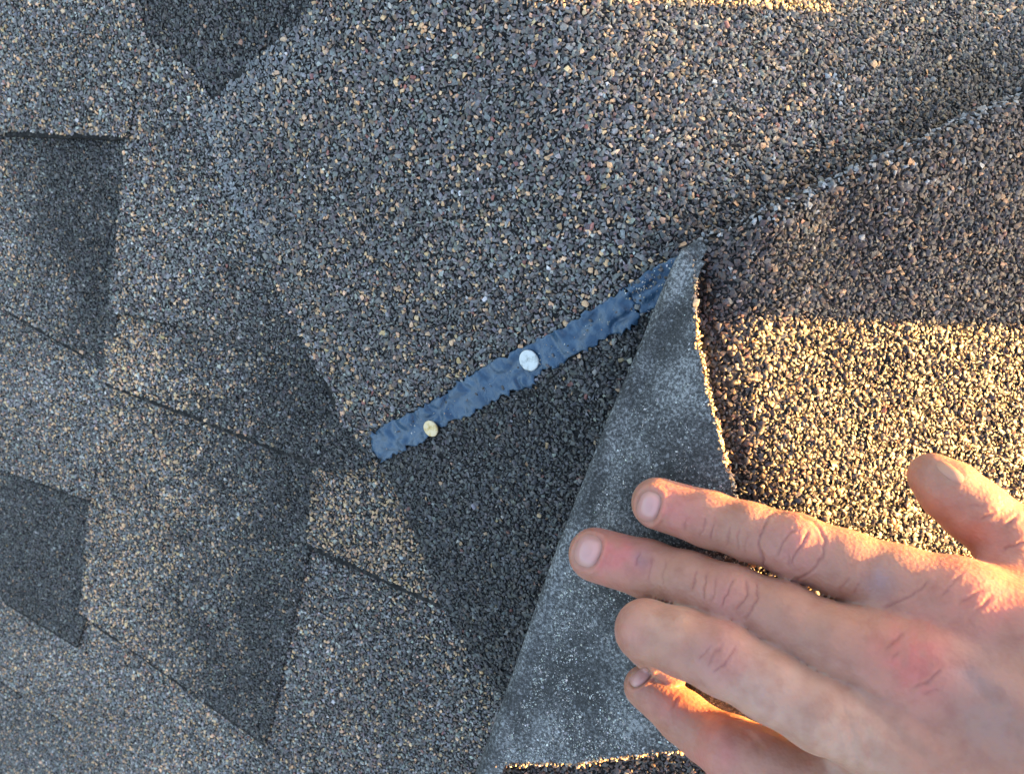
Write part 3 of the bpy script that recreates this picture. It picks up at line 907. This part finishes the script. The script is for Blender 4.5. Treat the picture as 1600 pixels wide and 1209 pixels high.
def build_hand():
    J = dict(
        index=[(1027, 786, 34.2, 9.0), (1108, 811, 43, 9.3), (1170, 830, 50, 9.2), (1242, 853, 57, 10.1), (1320, 882, 63, 10.4), (1400, 906, 69, 10.4), (1500, 948, 77, 11.5)],
        middle=[(930, 866, 23.2, 9.7), (1012, 889, 34, 9.9), (1075, 908, 44, 9.7), (1145, 935, 54, 10.4), (1225, 966, 63, 10.8), (1305, 1003, 72, 10.8), (1440, 1048, 82, 12.3)],
        ring=[(1050, 1030, 30, 8.6), (1018, 1000, 38, 9.2), (1010, 985, 51, 9.7), (1065, 1003, 58, 10.3), (1128, 1028, 65, 10.9), (1200, 1068, 71, 10.6), (1280, 1112, 77, 11.0), (1425, 1165, 83, 12.3)],
        pinky=[(1008, 1073, 27.5, 7.6), (1068, 1120, 36, 8.7), (1102, 1147, 42, 8.9), (1142, 1170, 50, 10.4), (1200, 1196, 57, 11.2), (1265, 1228, 63, 12), (1385, 1300, 71, 12.0)],
        thumb=[(1457, 744, 52, 7.6), (1484, 766, 55, 9.4), (1522, 798, 58, 9.9), (1572, 836, 61, 10.3), (1640, 878, 65, 10.3), (1730, 935, 72, 12.5), (1930, 1085, 104, 16)],
    )
    chains = {k: [(hp(*p[:3]), p[3]) for p in v] for k, v in J.items()}
    wrist = np.array([200., -112., 128.])
    side = np.array([.30, 1.0, -.10]); side /= np.linalg.norm(side)
    h = 1.05
    lo = np.array([18., -205., 12.]); hi = np.array([262., 2., 176.])
    n = np.ceil((hi - lo) / h).astype(int)
    X = (lo[0] + h * np.arange(n[0]))[:, None, None].astype(np.float32)
    Y = (lo[1] + h * np.arange(n[1]))[None, :, None].astype(np.float32)
    Z = (lo[2] + h * np.arange(n[2]))[None, None, :].astype(np.float32)
    def cap_sdf(a, b, ra, rb, sl):
        x, y, z = X[sl[0]], Y[:, sl[1]], Z[:, :, sl[2]]
        ba = b - a; L2 = float(ba @ ba)
        px, py, pz = x - a[0], y - a[1], z - a[2]
        t = np.clip((px * ba[0] + py * ba[1] + pz * ba[2]) / L2, 0, 1)
        d = np.sqrt((px - t * ba[0]) ** 2 + (py - t * ba[1]) ** 2 + (pz - t * ba[2]) ** 2)
        return d - (ra + (rb - ra) * t)
    full = (slice(0, n[0]), slice(0, n[1]), slice(0, n[2]))
    def box(pts, pad):
        a = np.min(pts, 0) - pad; b = np.max(pts, 0) + pad
        s = []
        for k in range(3):
            i0 = int(np.clip((a[k] - lo[k]) / h, 0, n[k] - 2)); i1 = int(np.clip((b[k] - lo[k]) / h + 1, i0 + 2, n[k]))
            s.append(slice(i0, i1))
        return tuple(s)
    BIG = np.float32(30.)
    def smin(a, b, k):
        hh = np.clip(.5 + .5 * (b - a) / k, 0, 1)
        return b + (a - b) * hh - k * hh * (1 - hh)
    def blend(prims, k, base=None):
        D = np.full(tuple(n), BIG, np.float32) if base is None else base
        for (a, b, ra, rb) in prims:
            sl = box([a, b], max(ra, rb) + 14)
            d = cap_sdf(a, b, ra, rb, sl)
            D[sl] = smin(D[sl], d, k)
        return D
    # palm: one bone per finger from knuckle to wrist, plus filling
    off = dict(index=20., middle=8., ring=-6., pinky=-18.)
    pal = []
    for k in ('index', 'middle', 'ring', 'pinky'):
        m, r_ = chains[k][-1]
        c = wrist + side * off[k] * .95
        pal.append((m + np.array([0, 0, -1.0]), c, r_ * 1.0, 15.5))
        pal.append((m + np.array([4, 0, -8.0]), c + np.array([0, 0, -7.]), 10.5, 15.0))
    mi = [chains[k][-1][0] for k in ('index', 'middle', 'ring', 'pinky')]
    for a, b in zip(mi[:-1], mi[1:]):
        pal.append((a + np.array([3, 0, -4.]), b + np.array([3, 0, -4.]), 9.5, 9.5))
        pal.append((a + np.array([-12, 4, -8.]), b + np.array([-12, 4, -8.]), 6.0, 6.0))
    pal.append((wrist + side * 15, wrist + side * 15 + np.array([70, -30, 18.]), 16, 18))
    pal.append((wrist - side * 15, wrist - side * 15 + np.array([70, -30, 18.]), 16, 18))
    # ball and web of the thumb
    tm = chains['thumb'][-2][0]; tc_ = chains['thumb'][-1][0]
    pal.append((mi[0] + np.array([22, 3, -5.]), tm + np.array([10, -4, -1.]), 8.5, 9.0))
    pal.append((mi[0] + np.array([45, 3, -6.]), tc_ + np.array([-10, 0, -4.]), 11, 12.0))
    palm = blend(pal, 9.0)
    out = None
    for k, ch in chains.items():
        prims = [(ch[i][0], ch[i + 1][0], ch[i][1], ch[i + 1][1]) for i in range(len(ch) - 1)]
        D = blend(prims, 2.6)
        D = smin(palm, D, 6.0 if k != 'thumb' else 9.0)
        out = D if out is None else np.minimum(out, D)
    S = out
    # ---- naive surface nets
    ins = S < 0
    cs = tuple(m - 1 for m in S.shape)
    cnt = np.zeros(cs, np.int8)
    for i in (0, 1):
        for j in (0, 1):
            for k in (0, 1):
                cnt += ins[i:i + cs[0], j:j + cs[1], k:k + cs[2]]
    act = (cnt > 0) & (cnt < 8)
    ci = np.argwhere(act)
    idx = -np.ones(cs, np.int64); idx[act] = np.arange(len(ci))
    acc = np.zeros((len(ci), 3)); num = np.zeros(len(ci))
    cor = [(i, j, k) for i in (0, 1) for j in (0, 1) for k in (0, 1)]
    val = {c: S[ci[:, 0] + c[0], ci[:, 1] + c[1], ci[:, 2] + c[2]] for c in cor}
    for a in cor:
        for ax in range(3):
            if a[ax] == 0:
                b = list(a); b[ax] = 1; b = tuple(b)
                va, vb = val[a], val[b]
                m = (va < 0) != (vb < 0)
                t = va[m] / (va[m] - vb[m])
                p = np.tile(np.array(a, float), (m.sum(), 1)); p[:, ax] = t
                acc[m] += p; num[m] += 1
    V = lo + h * (ci + acc / num[:, None])
    Q = []
    for ax in range(3):
        sl0 = [slice(None)] * 3; sl1 = [slice(None)] * 3
        sl0[ax] = slice(0, -1); sl1[ax] = slice(1, None)
        A = ins[tuple(sl0)]; B = ins[tuple(sl1)]
        e = np.argwhere(A != B)
        o1, o2 = [(1, 2), (2, 0), (0, 1)][ax]
        ok = (e[:, o1] > 0) & (e[:, o2] > 0) & (e[:, o1] < cs[o1]) & (e[:, o2] < cs[o2])
        e = e[ok]
        def cell(d1, d2):
            q = e.copy(); q[:, o1] += d1; q[:, o2] += d2
            return idx[q[:, 0], q[:, 1], q[:, 2]]
        quad = np.stack([cell(-1, -1), cell(0, -1), cell(0, 0), cell(-1, 0)], -1)
        flip = ~A[e[:, 0], e[:, 1], e[:, 2]]
        quad[flip] = quad[flip][:, ::-1]
        Q.append(quad)
    Q = np.concatenate(Q)
    Q = Q[(Q >= 0).all(1)]
    return V * .001, Q, chains

GROOVES = [  # (polyline in the picture, width px, depth mm)
    ([(1208, 800), (1193, 822), (1187, 850), (1194, 882), (1214, 905)], 2.6, .42),
    ([(1208, 800), (1240, 797), (1270, 812), (1288, 838), (1288, 866), (1268, 893), (1240, 908)], 2.6, .34),
    ([(1243, 823), (1225, 847), (1214, 870)], 2.4, .34), ([(1263, 826), (1252, 850), (1234, 884)], 2.4, .34), ([(1232, 862), (1232, 885)], 2.2, .25),
    ([(1105, 806), (1092, 840)], 2.4, .22), ([(1117, 812), (1111, 846)], 2.4, .22), ([(1074, 806), (1070, 832)], 2.4, .18), ([(1142, 818), (1134, 856)], 2.2, .18), ([(1155, 822), (1152, 862)], 2.2, .18), ([(1168, 830), (1164, 866)], 2.2, .14),
    ([(1090, 890), (1080, 926)], 2.4, .26), ([(1106, 894), (1098, 940)], 2.4, .26), ([(1147, 900), (1134, 930), (1128, 948)], 2.6, .38), ([(1166, 904), (1166, 930), (1150, 956)], 2.6, .32), ([(1182, 906), (1184, 934), (1166, 966)], 2.6, .32), ([(1120, 897), (1112, 942)], 2.2, .2),
    ([(1001, 860), (993, 888)], 2.6, .26), ([(1020, 866), (1015, 908)], 2.4, .18), ([(1040, 872), (1034, 915)], 2.2, .14),
    ([(1112, 1006), (1090, 1032)], 2.6, .22), ([(1152, 1004), (1132, 1038), (1114, 1052)], 2.6, .3), ([(1128, 1004), (1104, 1042)], 2.6, .18),
    ([(1425, 1074), (1455, 1062), (1472, 1040)], 3.2, .3), ([(1382, 1016), (1402, 996), (1418, 984)], 3.0, .22), ([(1394, 1032), (1404, 1012)], 3, .2), ([(1440, 1085), (1470, 1075)], 3, .2),
    ([(1378, 951), (1430, 928), (1452, 906)], 3.4, .3), ([(1470, 934), (1502, 896)], 3.4, .22), ([(1496, 944), (1540, 918)], 3.4, .22), ([(1520, 958), (1552, 930)], 3.4, .2), ([(1330, 900), (1310, 925)], 3, .18), ([(1345, 905), (1330, 930)], 3, .16),
    ([(1300, 1075), (1330, 1125), (1342, 1215)], 8.0, .5), ([(1318, 1080), (1352, 1130), (1372, 1215)], 8., .35), ([(1330, 1068), (1400, 1145), (1480, 1215)], 13.0, .9), ([(1355, 1040), (1425, 1115), (1500, 1180)], 10.0, .45), ([(1280, 1150), (1295, 1215)], 7.0, .3),
    ([(1490, 1030), (1560, 1110), (1620, 1180)], 14., .8),
    ([(1060, 1085), (1050, 1110)], 3, .25), ([(1150, 1125), (1180, 1155), (1190, 1190)], 8, .5),
    ([(1552, 800), (1530, 812)], 3, .3), ([(1590, 806), (1570, 822)], 3.2, .4), ([(1605, 842), (1565, 862)], 3, .35), ([(1540, 790), (1512, 790)], 3, .2),
]
# nails: centre, half length, half width, direction of the finger (towards its root)
NAILS = [((1014, 791), 18, 24, (.95, .30)), ((919, 860), 20, 26, (.95, .32)), ((1000, 1058), 11, 18, (.62, .78)), ((1485, 737), 26, 10, (.80, .60))]
REDS = [  # u, v, radius px, colour, strength
    (1430, 1035, 75, (0.480, 0.140, 0.110), 0.90), (1060, 795, 42, (0.480, 0.162, 0.133), 0.75), (965, 868, 45, (0.480, 0.147, 0.125), 0.88), (1245, 852, 50, (0.416, 0.162, 0.133), 0.62),
    (1135, 930, 45, (0.416, 0.162, 0.133), 0.56), (1130, 1025, 45, (0.400, 0.177, 0.165), 0.62), (1560, 930, 60, (0.464, 0.147, 0.110), 0.75), (1500, 900, 60, (0.448, 0.162, 0.118), 0.50),
    (1120, 1175, 45, (0.480, 0.162, 0.133), 0.69), (1040, 1095, 35, (0.464, 0.169, 0.133), 0.62), (985, 985, 30, (0.448, 0.184, 0.141), 0.50),
    (1520, 1060, 60, (0.272, 0.169, 0.149), 0.56), (1560, 1130, 60, (0.288, 0.169, 0.141), 0.50), (1003, 872, 16, (0.272, 0.147, 0.157), 0.62), (1375, 908, 26, (0.304, 0.177, 0.165), 0.62),
    (1200, 1090, 80, (0.448, 0.272, 0.204), 0.62), (1040, 970, 50, (0.496, 0.280, 0.196), 0.50), (1330, 1150, 80, (0.448, 0.280, 0.196), 0.62),
]

def hand():
    V, Q, chains = build_hand()
    tmp = bpy.data.meshes.new('tmp')
    tmp.vertices.add(len(V)); tmp.vertices.foreach_set('co', V.astype(np.float32).ravel())
    tmp.loops.add(len(Q) * 4); tmp.loops.foreach_set('vertex_index', Q.astype(np.int32).ravel())
    tmp.polygons.add(len(Q)); tmp.polygons.foreach_set('loop_start', np.arange(0, len(Q) * 4, 4, dtype=np.int32))
    tmp.update(calc_edges=True)
    to = bpy.data.objects.new('tmp', tmp); C.objects.link(to)
    sm = to.modifiers.new('s', 'SMOOTH'); sm.iterations = 3; sm.factor = .5
    ss = to.modifiers.new('ss', 'SUBSURF'); ss.levels = 1
    dg = bpy.context.evaluated_depsgraph_get()
    ev = to.evaluated_get(dg).to_mesh()
    n = len(ev.vertices)
    V = np.empty(n * 3, np.float32); ev.vertices.foreach_get('co', V); V = V.reshape(-1, 3).astype(float)
    NN = np.empty(n * 3, np.float32); ev.vertices.foreach_get('normal', NN); NN = NN.reshape(-1, 3).astype(float)
    F = np.empty(len(ev.polygons) * 4, np.int32); ev.loops.foreach_get('vertex_index', F); F = F.reshape(-1, 4)
    to.to_mesh_clear() if hasattr(to, 'to_mesh_clear') else None
    bpy.data.objects.remove(to)
    u, v = proj(V)
    top = np.clip((NN[:, 2] - .05) / .3, 0, 1)
    disp = np.zeros(n); crease = np.zeros(n)
    wobu = u + (vnoise(u, v, 9.) - .5) * 5; wobv = v + (vnoise(v, u, 9.) - .5) * 5
    for line, w, dep in GROOVES:
        w = w * .8
        lu = [p[0] for p in line]; lv = [p[1] for p in line]
        m = np.nonzero((u > min(lu) - 4 * w - 6) & (u < max(lu) + 4 * w + 6) & (v > min(lv) - 4 * w - 6) & (v < max(lv) + 4 * w + 6))[0]
        if not len(m): continue
        d = polydist(line, wobu[m], wobv[m])
        e1 = np.hypot(wobu[m] - line[0][0], wobv[m] - line[0][1]); e2 = np.hypot(wobu[m] - line[-1][0], wobv[m] - line[-1][1])
        fade = np.clip(np.minimum(e1, e2) / (3.5 * w), .15, 1)
        dep = dep * (.85 if w < 3.5 else .55)
        disp[m] -= dep * fade * np.exp(-(d / w) ** 2) * 1.0
        if w < 3.5: crease[m] = np.maximum(crease[m], fade * np.exp(-(d / (w * .9)) ** 2) * min(1, dep / .22))
        disp[m] += .35 * dep * fade * np.exp(-((d - 2.4 * w) / (1.3 * w)) ** 2)
    # soft unevenness of flesh and tendons
    disp += (vnoise(u, v, 40.) - .5) * .30 + (vnoise(u + 50, v, 12.) - .5) * .05
    nailmask = np.zeros(n)
    for (cu, cv), a, b, dr in NAILS[:3]:
        dl = np.hypot(*dr); dx, dy = dr[0] / dl, dr[1] / dl
        p = ((u - cu) * dx + (v - cv) * dy) / a; q = (-(u - cu) * dy + (v - cv) * dx) / b
        rr = (np.abs(p) ** 2.6 + np.abs(q) ** 2.6) ** (1 / 2.6)
        disp += np.where(rr < 2, -.55 * np.exp(-((rr - .98) / .13) ** 2) + .42 * np.exp(-((rr - 1.28) / .2) ** 2), 0) * top
        disp -= np.where(rr < .95, .25, 0) * top
    V = V + NN * (disp * top * .001)[:, None]
    base = np.array([.355, .168, .113])
    col = np.tile(base, (n, 1))
    for (cu, cv, rad, c, s) in REDS:
        w = s * np.exp(-((u - cu) ** 2 + (v - cv) ** 2) / (rad * rad))
        w = w * (.6 + .8 * vnoise(u, v, 14.))
        w = np.clip(w, 0, 1)[:, None]
        col = col * (1 - w) + np.array(c) * w
    gr = (crease * top)[:, None] * .62
    col = col * (1 - gr) + np.array([.25, .075, .058]) * gr
    base_pt = unproj_z(928, 866, .014)
    o = mesh_obj('person', V, F, M_SKIN, None, True, col)
    tag(o, 'bare right hand pressing the folded grey shingle wing down with outstretched fingers', 'person')
    bv = BVHTree.FromPolygons([tuple(p) for p in V], [tuple(map(int, f)) for f in F])
    cp = Vector((0, 0, CAM_H))
    for k, ((cu, cv), a, b, dr) in enumerate(NAILS):
        dl = np.hypot(*dr); dx, dy = dr[0] / dl, dr[1] / dl
        rings, seg = 7, 36
        P, Fc, NC = [], [], []
        tint = np.array([.40, .20, .125]) if k == 3 else np.array([.46, .235, .205])
        rim = np.array([.36, .16, .11])
        def hit(pu, pv):
            d = Vector(((pu - CX) / F_PX, (CY - pv) / F_PX, -1)).normalized()
            loc, nor, _, _ = bv.ray_cast(cp, d)
            return loc, nor
        ok = True
        for ri in range(rings + 1):
            f = ri / rings
            for s_ in range(seg if ri else 1):
                t = 2 * math.pi * s_ / seg
                ct, st_ = math.cos(t), math.sin(t)
                sup = (abs(ct) ** 2.6 + abs(st_) ** 2.6) ** (-1 / 2.6)
                p, q = ct * sup * f * a * .97, st_ * sup * f * b * .97
                pu, pv = cu + p * dx - q * dy, cv + p * dy + q * dx
                loc, nor = hit(pu, pv)
                if loc is None:
                    loc, nor, _, _ = bv.find_nearest(Vector(unproj_z(pu, pv, P[0].z if P else .04)))
                up = .00042 * (1 - f ** 3) + .00004
                P.append(loc + nor * up)
                e_ = max(0.0, (f - .62) / .38) ** 1.5 * .85
                lun = .10 * max(0.0, ct) * (1 if .3 < f < .8 else 0)      # paler half-moon towards the root
                NC.append((tint * (1 + lun)) * (1 - e_) + rim * e_)
        if not ok: print('nail miss', k); continue
        for s_ in range(seg): Fc.append((0, 1 + (s_ + 1) % seg, 1 + s_))
        for ri in range(1, rings):
            b0 = 1 + (ri - 1) * seg; b1 = b0 + seg
            for s_ in range(seg):
                Fc.append((b0 + s_, b0 + (s_ + 1) % seg, b1 + (s_ + 1) % seg, b1 + s_))
        no = mesh_obj('fingernail', [tuple(p) for p in P], Fc, M_FNAIL, o, True, np.array(NC))
        me = no.data
        bm = bmesh.new(); bm.from_mesh(me); bmesh.ops.recalc_face_normals(bm, faces=bm.faces)
        if sum(f.normal.z for f in bm.faces) < 0: bmesh.ops.reverse_faces(bm, faces=bm.faces)
        bm.to_mesh(me); bm.free()
    # sleeve from the wrist outwards, beyond the picture
    V2, F2 = [], []
    a = np.array([.222, -.119, .133]); b = np.array([.52, -.26, .23])
    ax = (b - a) / np.linalg.norm(b - a)
    s1 = np.cross(ax, [0, 0, 1]); s1 /= np.linalg.norm(s1); s2 = np.cross(s1, ax)
    K, SG = 22, 40
    for k in range(K):
        t = k / (K - 1); c = a + (b - a) * t
        for s_ in range(SG):
            th = 2 * math.pi * s_ / SG
            r_ = .040 + .018 * t + .0025 * math.sin(17 * t + 2 * math.sin(th * 2)) + (.002 if k < 2 else 0)
            V2.append(c + s1 * math.cos(th) * r_ * 1.08 + s2 * math.sin(th) * r_ * .86)
    for k in range(K - 1):
        for s_ in range(SG):
            F2.append((k * SG + s_, k * SG + (s_ + 1) % SG, (k + 1) * SG + (s_ + 1) % SG, (k + 1) * SG + s_))
    F2.append(tuple(range((K - 1) * SG, K * SG)))
    sl = mesh_obj('sleeve', V2, F2, M_CLOTH, o, True)
    return o
hand()
print('granules', NG[0], 'tris', sum(sum(len(p.vertices) - 2 for p in m.polygons) if len(m.polygons) < 5000 else len(m.loops) - 2 * len(m.polygons) for m in bpy.data.meshes))
